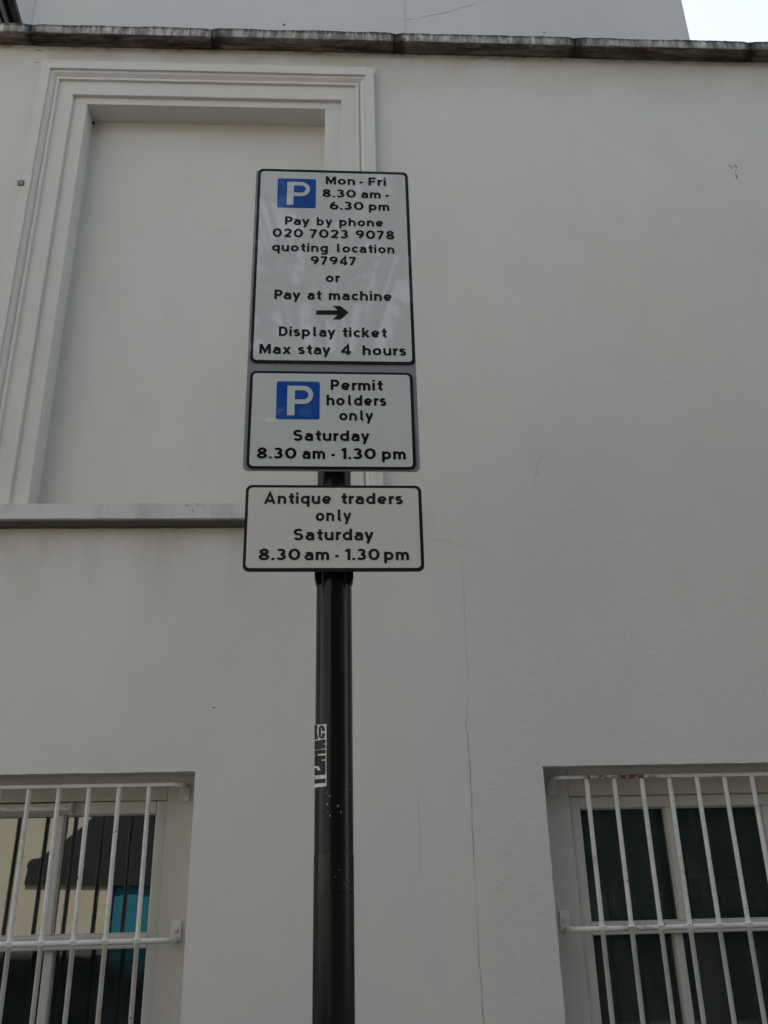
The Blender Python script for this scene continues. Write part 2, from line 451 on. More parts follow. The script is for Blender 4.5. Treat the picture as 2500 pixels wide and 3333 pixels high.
# architrave: a mitred moulded profile on three sides, (distance in from the outer edge, plane y)
oy = -.040
def xz(px, py, y): q = P(px, py, y); return q.x, q.z
ax0, azt = xz(138, 201, oy); ax1 = xz(1216, 214, oy)[0]; azt = PZ(677, 207, oy)
wv = (P(680, 298, oy).z - azt) * -1             # full width of the moulding at the head
W = .5 * ((ex0 - ax0) + (ax1 - ex1))
prof = [(0.0, .004), (0.0, oy), (.26, oy), (.266, oy + .010), (.285, oy + .010), (.34, oy + .011), (.40, oy + .020), (.435, oy + .026), (.455, oy + .028), (.47, oy + .017), (.535, oy + .017),
        (.545, oy + .028), (.56, oy + .0285), (.99, oy + .0275), (1.0, oy + .029), (1.0, .012)]
HW = wv + .006
path_ = lambda d: [(ax0 + d * W, SILL_T - .005), (ax0 + d * W, azt - d * HW), (ax1 - d * W, azt - d * HW), (ax1 - d * W, SILL_T - .005)]
v = []; k = len(prof); segs = []
rows = []
for (d, y) in prof:
    p4 = path_(d); pts = []
    for a, b, n in ((p4[0], p4[1], 50), (p4[1], p4[2], 40), (p4[2], p4[3], 50)):
        for i in range(n):
            t = i / n; pts.append((a[0] + (b[0] - a[0]) * t, a[1] + (b[1] - a[1]) * t))
    pts.append(p4[3]); rows.append([(x + .0012 * noise.noise(Vector((x * 5, zz * 11, d * 9))), y + .0012 * noise.noise(Vector((x * 13, zz * 8, d * 5))), zz + .0015 * noise.noise(Vector((x * 11, zz * 5, d * 7)))) for x, zz in pts])
np_ = len(rows[0]); v = [q for row in rows for q in row]
f = [(j*np_+i, j*np_+i+1, (j+1)*np_+i+1, (j+1)*np_+i) for j in range(k-1) for i in range(np_-1)]
MB().add(v, f).build('architrave', M['mould'], blind)
# sill
mb = MB(); sx0, sx1 = ax0 - .05, PX(1310, 1690, -.06)
n = 120; prof = [(-.06, SILL_T), (-.0605, SILL_B), (-.052, SILL_B - .004), (-.050, SILL_B - .010), (-.040, SILL_B - .011), (-.036, SILL_B - .017), (.01, SILL_B - .018), (.01, SILL_T + .012)]
k = len(prof); v = []
for i in range(n + 1):
    x = sx0 + (sx1 - sx0) * i / n
    for j, (y, zz) in enumerate(prof):
        v.append((x, y + .0015 * noise.noise(Vector((x * 9, j, 2))), zz + .0022 * noise.noise(Vector((x * 14, j * 1.7, 5)))))
f = [(i*k+j, i*k+(j+1) % k, (i+1)*k+(j+1) % k, (i+1)*k+j) for i in range(n) for j in range(k)] + [tuple(range(k)), tuple(range(n*k, n*k+k))]
m_ = stucco('stained_shaded_sill', (.62, .61, .58), bump=.2, grime=1.2); g = NG(m_)
sp = g.math('MULTIPLY', g.ramp(g.noise(34, 5, .7, g.map((1, 1, 1.4))), [(.62, 0.0), (.72, 1.0)]), g.ramp(g.noise(4, 3), [(.45, 0.0), (.6, 1.0)]))
old = g.b.inputs['Base Color'].links[0].from_socket
zz = g.sep()[2]
c = g.mix(g.math('MULTIPLY', g.ramp(g.noise(6, 5, .65, g.map((1.5, 1, .5))), [(.50, 0.0), (.70, 1.0)]), .4), old, (.30, .28, .25))
c = g.mix(g.rng(zz, SILL_B - .001, SILL_B - .006), c, (.12, .115, .105))  # underside darkened in the colour, as shade beneath the sill
g.color(g.mix(sp, c, (.07, .065, .055)))
MB().add(v, f).build('sill', m_, blind)

# cracks and marks: thin ribbons following the crack lines of the photo
def ribbon(mb, pts, wd, Y=-.0016, n=6, amp=.004, taper=True):
    q = [P(a, b, Y) for a, b in pts]; line = []
    for i in range(len(q) - 1):
        for k in range(n):
            t = k / n; p = q[i].lerp(q[i+1], t)
            if not (i == 0 and k == 0): p = p + Vector((amp * noise.noise(p * 23), 0, amp * noise.noise(p * 31 + Vector((5, 1, 2)))))
            line.append(p)
    line.append(q[-1]); vs_ = []; N = len(line)
    for i, p in enumerate(line):
        t = (line[min(i+1, N-1)] - line[max(i-1, 0)]).normalized(); s = Vector((t.z, 0, -t.x))
        ww = wd * (.55 + .9 * abs(noise.noise(p * 17 + Vector((0, 3, 0))))) * (min(1, 4 * min(i, N-1-i) / N + .15) if taper else 1)
        vs_ += [p + s * ww, p - s * ww]
    mb.add(vs_, [(2*i, 2*i+1, 2*i+3, 2*i+2) for i in range(N-1)])
mb = MB(); ribbon(mb, [(1517, 2262), (1520, 2330), (1517, 2360), (1524, 2400), (1528, 2490), (1535, 2600), (1541, 2760), (1549, 2920)], .0009, amp=.0035)
ribbon(mb, [(1549, 2920), (1557, 3060), (1566, 3200), (1574, 3333), (1580, 3420)], .0008, amp=.003)
mb.build('crack', M['crack'], bld, recalc=False)
hair = lambda *a_, **k_: (lambda q_: (ribbon(q_, *a_, **k_), q_.build('hairline_crack', M['hair'], bld, recalc=False)))(MB())
hair([(1500, 1782), (1505, 1860), (1512, 1990), (1518, 2110), (1524, 2255)], .0007, amp=.002)
hair([(1380, 1752), (1440, 1757), (1490, 1778), (1512, 1775), (1527, 1763)], .0009, amp=.004)
hair([(1660, 1754), (1720, 1755)], .0006); hair([(1560, 1790), (1600, 1800)], .0005)
hair([(1784, 1449), (1763, 1475), (1748, 1520), (1738, 1580), (1736, 1625)], .0008, amp=.004)
hair([(1353, 2530), (1362, 2640), (1370, 2750), (1368, 2830)], .0006)
mark = lambda *a_, **k_: (lambda q_: (ribbon(q_, *a_, **k_), q_.build('dirt_mark', M['dirt'], bld, recalc=False)))(MB())
def spot(px, py, rx, rz, Y=-.0018, n=9, own=None):
    c = P(px, py, Y); s = random.random() * 9
    pts = [(c.x + rx * math.cos(a) * (.6 + .7 * abs(noise.noise(Vector((math.cos(a) + s, math.sin(a), 2))))), Y, c.z + rz * math.sin(a) * (.6 + .7 * abs(noise.noise(Vector((math.cos(a), math.sin(a) + s, 4)))))) for a in [2 * math.pi * i / n for i in range(n)]]
    q_ = MB().add(pts, [tuple(range(n))])
    q_.build('dirt_mark', M['dirt'], own or bld, recalc=False)
mark([(2376, 533), (2379, 541), (2382, 552)], .0022)
mark([(2390, 535), (2395, 541), (2397, 550)], .0030); spot(2390, 543, .004, .005); spot(2394, 558, .003, .004)
mark([(2395, 567), (2397, 574), (2399, 581)], .0024); spot(2363, 542, .002, .002); spot(2375, 594, .003, .002); spot(2372, 540, .002, .003)
mark([(693, 2299), (697, 2304), (701, 2302)], .002)
for a, b in ((536, 1410), (1780, 447), (1815, 1485), (1090, 1187), (1712, 2456), (2370, 1625), (1370, 2835), (1310, 2290), (930, 2890), (1700, 2600), (208, 2380), (760, 2100)):
    spot(a, b, .0016, .0022)
spot(162, 201, .004, .003, -.042); spot(173, 201, .003, .003, -.042); spot(1196, 213, .005, .003, -.042); spot(1210, 212, .004, .004, -.042); spot(1230, 229, .006, .004)
spot(120, 203, .012, .002); spot(128, 164, .02, .003)
for i in range(26):                             # flecks along the sill's arris
    px = random.choice((330, 440, 345, 620, 625, 655, 700, 735)) + random.uniform(-18, 18)
    spot(px, 1640 + random.uniform(0, 10) if random.random() < .7 else 1640 + random.uniform(5, 44), random.uniform(.001, .0042), random.uniform(.001, .0024), -.0622)
mb = MB()                                       # dark rot in the corners of the blind window
def blob(px, py, Y, rx, rz, ry=.006):
    c = P(px, py, Y); vs_ = []; fs = []
    for i in range(5):
        for j in range(8):
            th_ = math.pi * i / 4; ph = 2 * math.pi * j / 8
            q = Vector((math.sin(th_) * math.cos(ph), math.cos(th_), math.sin(th_) * math.sin(ph)))
            k_ = .7 + .6 * noise.noise(q * 1.7 + c * 5); vs_.append((c.x + q.x * rx * k_, c.y + q.y * ry, c.z + q.z * rz * k_))
    for i in range(4):
        for j in range(8): fs.append((i*8+j, i*8+(j+1) % 8, (i+1)*8+(j+1) % 8, (i+1)*8+j))
    MB().add(vs_, fs, True).build('rot_patch', M['joint'], bld)
blob(244, 299, -.004, .009, .014); blob(1097, 318, -.004, .016, .015); blob(1083, 313, -.004, .020, .006); blob(304, 400, .108, .008, .012)

# ---------------------------------------------------------------- windows
def window(name_x0, x1, zt, frame_l, frame_r, frame_t, glass_t, rail, panes, low_mull, coated, vent=None, tilt=R(1.2)):
    """frame plane .135, glass .165; panes = list of (x0, x1) of glass; rail = (z top of rail, z bottom)"""
    x0 = name_x0
    b = MB()                                    # plastered lining boards between the reveal and the frame
    b.box(x0 - .02, frame_l, REV, REV + .06, WZ0, zt + .02)
    b.box(frame_r, x1 + .02, REV, REV + .06, WZ0, zt + .02)
    b.box(frame_l, frame_r, REV - .002, REV + .06, frame_t, zt + .02)
    wn = b.build('window', M['board'], bld, .003)
    fy = .138
    fr = MB()
    gl, gr = panes[0][0], panes[-1][1]
    fr.box(frame_l, gl, fy, fy + .07, WZ0 + .04, frame_t - .001); fr.box(gr, frame_r, fy, fy + .07, WZ0 + .04, frame_t - .001)
    fr.box(gl, gr, fy, fy + .07, glass_t, frame_t - .001)
    fr.box(gl, gr, fy, fy + .07, WZ0 + .04, WZ0 + .10)
    fr.build('frame', M['joinery'], wn, .004)
    rl = MB(); rl.box(gl - .004, gr + .004, fy - .006, fy + .069, rail[1], rail[0]); rl.build('transom', M['joinery'], wn, .004)
    ml = MB()
    for (a0, a1), (b0, b1) in zip(panes[:-1], panes[1:]):
        ml.box(a1, b0, fy + .004, fy + .068, rail[0] - .001, glass_t + .001)
    for a, c_ in low_mull:
        ml.box(a, c_, fy + .010, fy + .068, WZ0 + .09, rail[1] + .001)
    ml.build('mullion', M['joinery'], wn, .006)
    bd = MB()                                   # putty beads round the upper panes
    for a, c_ in panes:
        t = .004
        for q in ((a, a + t, rail[0], glass_t), (c_ - t, c_, rail[0], glass_t), (a + t, c_ - t, rail[0], rail[0] + t), (a + t, c_ - t, glass_t - t, glass_t)):
            bd.box(q[0], q[1], fy + .012, fy + .05, q[2], q[3])
    bd.build('glazing_bead', M['joinery'], wn, .003)
    def pane(a, c_, z0, z1, m_, tl, yy):
        s = math.sin(tl) * (z1 - z0) / 2; e = .004
        v = [(a - e, yy - s, z0 - e), (c_ + e, yy - s, z0 - e), (c_ + e, yy + s, z1 + e), (a - e, yy + s, z1 + e)]
        v += [(q[0], q[1] + .005, q[2]) for q in v]
        MB().add(v, [(0,1,2,3),(7,6,5,4),(0,4,5,1),(1,5,6,2),(2,6,7,3),(3,7,4,0)]).build('pane', m_, wn)
    for a, c_ in panes: pane(a, c_, rail[0], glass_t, M['glass_coated'] if coated else M['glass'], tilt, .165)
    edges = [gl] + [q for ac in low_mull for q in ac] + [gr]
    for i in range(0, len(edges), 2): pane(edges[i], edges[i+1], WZ0 + .10, rail[1], M['glass'], tilt, .178)
    if vent:
        v0, v1, vz0, vz1 = vent
        vb = MB()
        pr = [(fy, vz1), (fy - .018, vz1 - .004), (fy - .030, vz1 - .018), (fy - .030, vz0 + .008), (fy - .016, vz0), (fy, vz0)]
        vb.prism(pr, lambda a, b_, d: (d, a, b_), v0, v1 - .012)
        pe = [(fy, vz1 + .003), (fy - .021, vz1 - .001), (fy - .034, vz1 - .018), (fy - .034, vz0 + .010), (fy - .018, vz0 - .003), (fy, vz0 - .003)]
        vb.prism(pe, lambda a, b_, d: (d, a, b_), v1 - .012, v1)
        vb.build('trickle_vent', M['bar'], wn, .001)
    # dark room behind the glass: five walls of a box, open towards the window
    rm = MB(); e0, e1, d1, zb, zt_ = x0 - .02, x1 + .02, .34, WZ0 - .02, zt + .02
    rm.add([(e0, .20, zb), (e1, .20, zb), (e1, d1, zb), (e0, d1, zb), (e0, .20, zt_), (e1, .20, zt_), (e1, d1, zt_), (e0, d1, zt_)],
           [(0,1,2,3),(7,6,5,4),(1,5,6,2),(2,6,7,3),(3,7,4,0)])
    rm.build('room_lining', M['room'], wn)
    return wn

GY, TY = .165, .138
def ZL(x, y): return 0 + x / 2.37, 2400 + y / 2.37
def ZR(x, y): return 1700 + x / 2.07375, 2400 + y / 2.07375
fr_ = PX(*ZL(1262, 1000), TY); gr_ = PX(*ZL(1176, 1050), GY - .015)
ft = PZ(*ZL(900, 492), TY); gt = PZ(*ZL(900, 594), GY - .015)
rt, rb = PZ(*ZL(700, 1524), TY), PZ(*ZL(700, 1637), TY)
mu0, mu1 = PX(*ZL(388, 1100), GY - .015), PX(*ZL(446, 1100), GY - .015)
lm0, lm1 = PX(*ZL(322, 1900), GY), PX(*ZL(397, 1900), GY)
vent = (PX(0, 2625, .11) - .35, PX(*ZL(553, 545), .11), PZ(*ZL(300, 583), .11), PZ(*ZL(300, 503), .11))
WL = window(LW0, LW1, LWT, LW0 + .09, fr_, ft, gt, (rt, rb), [(LW0 + .14, mu0), (mu1, gr_)], [(lm0, lm1)], True, vent)
fl_ = PX(*ZR(352, 850), TY); gl_ = PX(*ZR(424, 870), GY - .015)
ft = PZ(*ZR(900, 388), TY); gt = PZ(*ZR(900, 472), GY - .015)
rt, rb = PZ(*ZR(900, 1243), TY), PZ(*ZR(900, 1326), TY)
a0, a1 = PX(*ZR(1004, 800), GY - .015), PX(*ZR(1066, 800), GY - .015)
b0, b1 = PX(*ZR(1640, 640), GY - .015), PX(*ZR(1700, 640), GY - .015)
lm0, lm1 = PX(*ZR(1052, 1600), GY), PX(*ZR(1112, 1600), GY)
WR = window(RW0, RW1, RWT, fl_, RW1 - .09, ft, gt, (rt, rb), [(gl_, a0), (a1, b0), (b1, RW1 - .14)], [(lm0, lm1), (b0 - .01, b1 - .01)], False, tilt=R(1.0))
# shelf boards and an added patch imitating a reflected sticker, dim in the right window
bx0_, bx1_ = RW0 + .05, RW1 - .05
sh = thing('shelf_unit', 'dark teal panel with thin tan strips dimly seen behind the right barred window', 'shelf')
for (px0, px1, py) in ((2205, 2330, 2682), (2235, 2440, 2852)):
    a, b_ = P(px0, py, .20), P(px1, py, .20)
    MB().box(a.x, b_.x, .2005, .2045, a.z - .0025, a.z + .0025).build('shelf', M['tan'], sh)
MB().box(bx0_, bx1_, .205, .225, WZ0, RWT + .0).build('back_panel', M['teal'], sh)
a, b_ = P(1977, 2892, .2), P(2003, 2948, .2)
mb = MB(); mb.box(a.x, b_.x, .196, .198, b_.z, a.z)
o = mb.build('reflection_patch', M['reflection_grey']); tag(o, 'small faded paper note stuck inside the right barred window', 'mirror_patch')
mb = MB()
for k in range(6):
    t = k / 6; z0 = a.z - (a.z - b_.z) * (t + .05); mb.box(a.x + .006, b_.x - .004 - .006 * (k % 2), .1945, .1958, z0 - .008, z0)
mb.build('print', M['teal'], o)

# ---------------------------------------------------------------- window grilles
def grille(label, tops, y_top, y_mid, rail_end, side, rustname, midname, far, ref_t, ref_m, plate_t, plate_m):
    root = thing('window_grille', label, 'grille', 'white steel grilles over the windows')
    Y = .045; rad = .0080
    zt, zm = PZ(*y_top, Y), PZ(*y_mid, Y)
    xb = [PX(a, b, Y) for a, b in tops]
    s = 1 if side == 'r' else -1                # which end is in view
    xe = PX(*rail_end, Y); xf = far
    def rail(z, m_, th, hh, rnd):
        mb = MB()
        def prof_end(x, sg):                   # bent back to the lining board
            return [(x - sg * .030, Y, z), (x - sg * .012, Y + .004, z), (x, Y + .016, z), (x + sg * .004, Y + .040, z), (x + sg * .004, REV - .004, z)]
        pts = prof_end(xf, -s)[::-1] + prof_end(xe, s)
        if rnd: mb.tube(pts, rnd, 10)
        else: mb.tube(pts, 1, sq=(hh, th))
        mb.build('rail', m_, root, .0015)
    rail(zt, M[rustname], .010, .0062, 0)
    rail(zm, M[midname], 0, 0, .0092)
    rail(WZ0 + .14, M['bar'], .010, .0050, 0)
    for i, x in enumerate(xb):
        mb = MB(); zb = WZ0 + .148
        mb.tube([(x, Y, zt - .004), (x, Y, zm + .022), (x, Y, zm + .015), (x, Y, zm + .010), (x, Y, zm + .005)], [rad, rad, rad * 1.12, rad * 1.4, rad * 1.75], 14)
        mb.tube([(x, Y, zm - .005), (x, Y, zm - .010), (x, Y, zm - .0115), (x, Y, zb)], [rad * 1.55, rad * 1.35, rad, rad], 14)
        mb.build('bar', M['bar'], root)
    for (z, dn) in ((zt, -1), (zm, 1)):
        for x in (xe + s * .004, xf - s * .004):
            za, zb_ = (z - .052, z + .008) if dn < 0 else (z - .006, z + .058)
            br_ = MB().box(x - .018, x + .018, REV - .0095, REV - .0025, za, zb_).build('bracket', M['bar'], root, .003)
            zc = z + dn * .030
            MB().tube([(x, REV - .0095, zc), (x, REV - .0135, zc), (x, REV - .0155, zc)], [.0085, .0085, .006], 12).build('bolt', M['bar'], br_)
    return root
lt = [ZL(228 + 231.2 * k - 231.2 * 3, 400) for k in range(8)][0:1] and [ZL(1152 - 231.2 * k, 400) for k in range(8)]
grille('white barred grille over the lower left window beside a trickle vent', lt, ZL(700, 376), ZL(700, 1583), ZL(1395, 372), 'r', 'bar', 'bar', LW0 + .045, 0, 0, 0, 0)
rtp = [ZR(435 + 186.4 * k, 300) for k in range(8)]
grille('white barred grille with a rusty top rail over the lower right window', rtp, ZR(900, 262), ZR(900, 1283), ZR(238, 278), 'l', 'bar_rust', 'bar_spot', RW1 - .045, 0, 0, 0, 0)

# ---------------------------------------------------------------- the taller building behind
tb = thing('tall_building', 'tall plain white rendered building rising behind the stone coping', 'building')
TYB = .75
tx1 = PX(2235, 68, TYB); tx0 = -12.0
mb = MB(); mb.box(tx0, tx1, TYB, TYB + 9, 0, 11.0)
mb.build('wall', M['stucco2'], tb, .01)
mb = MB(); mb.box(tx0 - .1, tx1 + .1, TYB - .12, TYB + 9.1, 11.0, 11.2); mb.build('parapet', M['stone'], tb)
cx = PX(84, 45, TYB)
mb = MB(); mb.prism([(cx + .0, TYB - .05), (cx + .05, TYB - .001), (tx0 + 2, TYB - .001), (tx0 + 2, TYB - .14), (cx - .10, TYB - .14), (cx - .06, TYB - .06)], lambda a, b_, d: (a, b_, d), 4.6, 10.9)
mb.build('pilaster', M['stucco2'], tb, .006)
mb = MB(); ribbon(mb, [(1315, -40), (1318, 30), (1320, 105)], .0035, TYB - .002, amp=.001, taper=False)
ribbon(mb, [(1321, 62), (1348, 63)], .003, TYB - .002, amp=.002); ribbon(mb, [(1348, 60), (1400, 50), (1460, 38), (1580, 0)], .0022, TYB - .002, amp=.004)
mb.build('crack', M['hair'], tb, recalc=False)
spot(925, 80, .012, .010, TYB - .003, own=tb); spot(1772, 106, .008, .007, TYB - .003, own=tb)

# weathered stone moulding that crosses the top left corner
sm = thing('stone_cornice', 'dark streaked stone moulding leaning over the coping at the top left corner', 'cornice')
A0 = P(36, -30, .10); A1 = P(73, 98, .50)
dv = (A1 - A0)
def beam(off0, off1, up0, up1, m_, nm):
    e = Vector((-1, 0, 0)); upv = dv.normalized().cross(e).normalized()
    if upv.z < 0: upv = -upv
    b0_, b1_ = A0 - dv * .5, A1 + dv * .35
    q = []
    for base in (b0_, b1_):
        q += [base + e * off0 + upv * up0, base + e * off1 + upv * up0, base + e * off1 + upv * up1, base + e * off0 + upv * up1]
    MB().add(q, [(0,1,2,3),(7,6,5,4),(0,4,5,1),(1,5,6,2),(2,6,7,3),(3,7,4,0)]).build(nm, m_, sm, .004)
beam(0, .035, 0, .05, M['stone'], 'fillet'); beam(.036, .065, .018, .05, M['joint'], 'hollow'); beam(.066, .088, -.004, .05, M['pale_stone'], 'bead')
beam(.089, .105, .016, .05, M['joint'], 'hollow'); beam(.106, .165, -.002, .05, M['pale_stone'], 'band'); beam(.166, .26, .012, .05, M['stone'], 'band')

# ---------------------------------------------------------------- sign post
pc = P(1087.5, 1900, CAM.y + 1.81)              # pole axis
POLX, POLY, PR = pc.x, pc.y, .038
S1Y = POLY - PR - .022
post = thing('sign_post', 'tall black steel post carrying three parking plates in front of the white wall', 'post')
post.location = (0, 0, 0)
z_top = PZ(1087, 620, POLY) ; z_slv = PZ(1087, 2779, POLY - PR)
mb = MB(); mb.tube([(POLX, POLY, z_slv), (POLX, POLY, z_top)], PR, 64); mb.build('pole', M['pole'], post)
mb = MB(); mb.tube([(POLX, POLY, .12), (POLX, POLY, z_slv)], PR + .0006, 64); mb.build('base_sleeve', M['pole2'], post)
mb = MB(); mb.tube([(POLX, POLY, z_top), (POLX, POLY, z_top + .012), (POLX, POLY, z_top + .02)], [PR + .003, PR + .003, PR * .7], 32); mb.build('cap', M['pole2'], post)
def on_pole(px, py, rr):
    """photo pixel -> point on the pole's cylinder of radius rr"""
    d = ray(px, py); ox, oy_ = CAM.x - POLX, CAM.y - POLY
    a = d.x**2 + d.y**2; b_ = 2 * (ox * d.x + oy_ * d.y); c_ = ox**2 + oy_**2 - rr**2
    disc = max(b_ * b_ - 4 * a * c_, 0); t = (-b_ - math.sqrt(disc)) / (2 * a)
    q = CAM + d * t; h = Vector((q.x - POLX, q.y - POLY)).normalized() * rr
    return Vector((POLX + h.x, POLY + h.y, q.z))
def chip(px, py, rx, ry):
    c0 = Vector((px, py)); pts = [on_pole(px + rx * math.cos(a) * random.uniform(.5, 1), py + ry * math.sin(a) * random.uniform(.5, 1), PR + .0020) for a in [2 * math.pi * i / 8 for i in range(8)]]
    MB().add(pts, [tuple(range(8))]).build('paint_chip', M['chip'], post, recalc=False)
def zs(x, y): return 950 + x / 4.915, 2330 + y / 4.915
for x, y, rx, ry in ((605, 1283, 26, 7), (567, 1415, 16, 18), (740, 1443, 14, 26), (788, 1540, 12, 28), (612, 1595, 14, 16), (572, 1540, 9, 8), (930, 1183, 6, 12), (563, 1225, 14, 6)):
    chip(*zs(x, y), rx / 4.915, ry / 4.915)
for x, y in ((425, 833), (452, 860), (420, 880), (500, 880), (330, 765), (378, 697)): chip(980 + x / 3.018, 2600 + y / 3.018, 1.6, 2)

# torn sticker wrapped on the post
mb = MB()
def wrap(poly, rr):
    """polygon in sticker-zoom pixels, sliced into narrow strips that follow the pole"""
    pts = [Vector((a, b_, 0)) for a, b_ in poly]
    import bmesh
    bm = bmesh.new(); fv = [bm.verts.new(p) for p in pts]; bm.faces.new(fv)
    for k in range(372, 560, 12):
        bmesh.ops.bisect_plane(bm, geom=bm.verts[:] + bm.edges[:] + bm.faces[:], plane_co=(k, 0, 0), plane_no=(1, 0, 0))
    bmesh.ops.triangulate(bm, faces=bm.faces)
    bm.verts.index_update()
    vs_ = [on_pole(*zs(v_.co.x, v_.co.y), rr) for v_ in bm.verts]
    fs = [tuple(v_.index for v_ in f_.verts) for f_ in bm.faces]; bm.free()
    mb.add(vs_, fs)
wrap([(364, 152), (410, 140), (470, 142), (553, 130), (555, 330), (553, 700), (556, 1120), (520, 1128), (512, 1136), (505, 1128), (460, 1140), (450, 1135), (364, 1150)], PR + .0012)
o = mb.build('torn_sticker', mat('white_sticker', (.72, .72, .70), .55), None, recalc=False)
tag(o, 'torn white sticker with black block letters wrapped on the left of the black post', 'sticker')
mb = MB()
for poly in ([(362, 150), (405, 150), (415, 150), (402, 205), (400, 262), (412, 330), (425, 372), (400, 376), (392, 325), (384, 385), (362, 390)],
             [(526, 245), (480, 245), (480, 195), (472, 186), (464, 195), (464, 325), (472, 335), (481, 325), (481, 278), (527, 276), (524, 330), (508, 356), (480, 366), (450, 360), (428, 335), (425, 200), (440, 165), (470, 150), (505, 158), (524, 190)],
             [(362, 402), (533, 372), (536, 437), (362, 464)], [(362, 470), (470, 444), (536, 458), (536, 516), (362, 548)], [(362, 560), (450, 540), (536, 536), (536, 598), (362, 616)],
             [(362, 660), (392, 640), (536, 628), (536, 690), (410, 712), (398, 728), (536, 714), (536, 790), (362, 806)],
             [(362, 838), (400, 836), (402, 874), (460, 870), (4.6, 10.9), (536, 808), (536, 936), (362, 956)], [(362, 1016), (538, 1000), (536, 1072), (362, 1086)],
             [(372, 1000), (384, 960), (390, 1000)], [(418, 1005), (436, 960), (432, 1006)]):
    wrap(poly, PR + .0020)
mb.build('lettering', M['ink_old'], o, recalc=False)

# ---------------------------------------------------------------- lettering (drawn here as strokes: a rounded signwriting sans)
SW = .208; H = SW / 2
def arc(cx, cy, rx, ry, a0, a1, n=14):
    return [(cx + rx * math.cos(R(a0 + (a1 - a0) * i / n)), cy + ry * math.sin(R(a0 + (a1 - a0) * i / n))) for i in range(n + 1)]
XH = .73; XC = XH / 2; RY = XC - H
bowl = lambda cx, rx=.245: arc(cx, XC, rx, RY, 0, 360, 28)
arch = lambda x0, rx, x1=None: arc(x0 + rx, XH - H - .23, rx, .23, 180, 0)
dot = lambda x, y: ('dot', x, y)
G = {
 'a': [[(.52, 0), (.52, .44)] + arc(.295, .44, .225, XH - H - .44, 0, 150)[1:], [(.52, .42), (.29, .42)] + arc(.285, .2525, .20, .1675, 90, 270)[1:] + [(.34, .085), (.43, .115), (.52, .21)]],
 'b': [[(H, 0), (H, 1.0)], bowl(H + .245)], 'c': [arc(H + .245, XC, .245, RY, 48, 312, 20)],
 'd': [[(H + .49, 0), (H + .49, 1.0)], bowl(H + .245)],
 'e': [[(H, XC - .015), (H + .49, XC - .015)], arc(H + .245, XC, .245, RY, -2, 318, 24)],
 'g': [bowl(H + .245), [(H + .49, XH), (H + .49, -.05)] + arc(H + .245, -.06, .245, .15, 0, -150)],
 'h': [[(H, 0), (H, 1.0)], arch(H, .23) + [(H + .46, 0)]],
 'i': [[(H, 0), (H, XH)], dot(H, .92)], 'k': [[(H, 0), (H, 1.0)], [(.15, .27), (.52, .72)], [(.25, .42), (.55, .0)]],
 'l': [[(H, 1.0), (H, .22)] + arc(H + .14, .22, .14, .135, 180, 275, 8)],
 'm': [[(H, 0), (H, XH)], arch(H, .19) + [(H + .38, 0)], arch(H + .38, .19) + [(H + .76, 0)]],
 'n': [[(H, 0), (H, XH)], arch(H, .225) + [(H + .45, 0)]], 'o': [bowl(H + .255, .255)],
 'p': [[(H, -.27), (H, XH)], bowl(H + .245)], 'q': [[(H + .49, -.27), (H + .49, XH)], bowl(H + .245)],
 'r': [[(H, 0), (H, XH)], arc(H + .23, XH - H - .23, .23, .23, 180, 75, 8)],
 's': [arc(.265, .515, .17, .13, 28, 270, 14) + arc(.265, .235, .185, .15, 90, -152, 14)[1:]],
 't': [[(.21, .95), (.21, .24)] + arc(.36, .24, .15, .155, 180, 285, 8), [(0, XH - H), (.43, XH - H)]],
 'u': [[(H, XH), (H, .31)] + arc(H + .225, .31, .225, .225, 180, 360)[1:], [(H + .45, XH), (H + .45, 0)]],
 'x': [[(.06, 0), (.54, XH)], [(.06, XH), (.54, 0)]], 'y': [[(.07, XH), (.31, .06)], [(.56, XH), (.20, -.27)]],
 'A': [[(.06, 0), (.41, .96), (.76, 0)], [(.18, .27), (.64, .27)]],
 'D': [[(H, 0), (H, 1.0)], [(H, 1 - H), (.34, 1 - H)] + arc(.34, .5, .31, .5 - H, 90, -90)[1:] + [(H, H)]],
 'F': [[(H, 0), (H, 1.0)], [(H, 1 - H), (.60, 1 - H)], [(H, .50), (.54, .50)]],
 'M': [[(H, 0), (H, 1.0)], [(.13, .93), (.45, .22), (.77, .93)], [(.815, 0), (.815, 1.0)]],
 'P': [[(H, 0), (H, 1.0)], [(H, 1 - H), (.36, 1 - H)] + arc(.36, .665, .22, .335 - H, 90, -90)[1:] + [(H, .33 + H)]],
 'S': [arc(.335, .715, .24, .20, 25, 270, 16) + arc(.335, .30, .255, .215, 90, -155, 16)[1:]],
 '0': [arc(.37, .5, .285, .5 - H, 0, 360, 32)], '1': [[(.28, 0), (.28, 1.0)], [(.28, .93), (.05, .76)]],
 '2': [arc(.32, .68, .235, .32 - H, 165, -15) + [(.50, .50), (.13, .10)], [(.06, H), (.60, H)]],
 '3': [arc(.30, .71, .195, .29 - H, 150, -90), arc(.30, .295, .235, .295 - H, 95, -152)],
 '4': [[(.47, 0), (.47, .98), (.08, .30)], [(.04, .27), (.66, .27)]],
 '6': [arc(.335, .315, .245, .315 - H, 0, 360, 26), arc(.60, .33, .51, .60, 112, 180, 10)],
 '7': [[(.04, 1 - H), (.56, 1 - H)], [(.53, 1 - H), (.20, 0)]],
 '8': [arc(.33, .725, .20, .275 - H, 0, 360, 26), arc(.33, .275, .245, .275 - H, 0, 360, 26)],
 '9': [arc(.335, .685, .245, .315 - H, 0, 360, 26), arc(.07, .67, .51, .60, -68, 0, 10)],
 '.': [dot(.10, .095)], '-': [[(0, .35), (.26, .35)]],
}
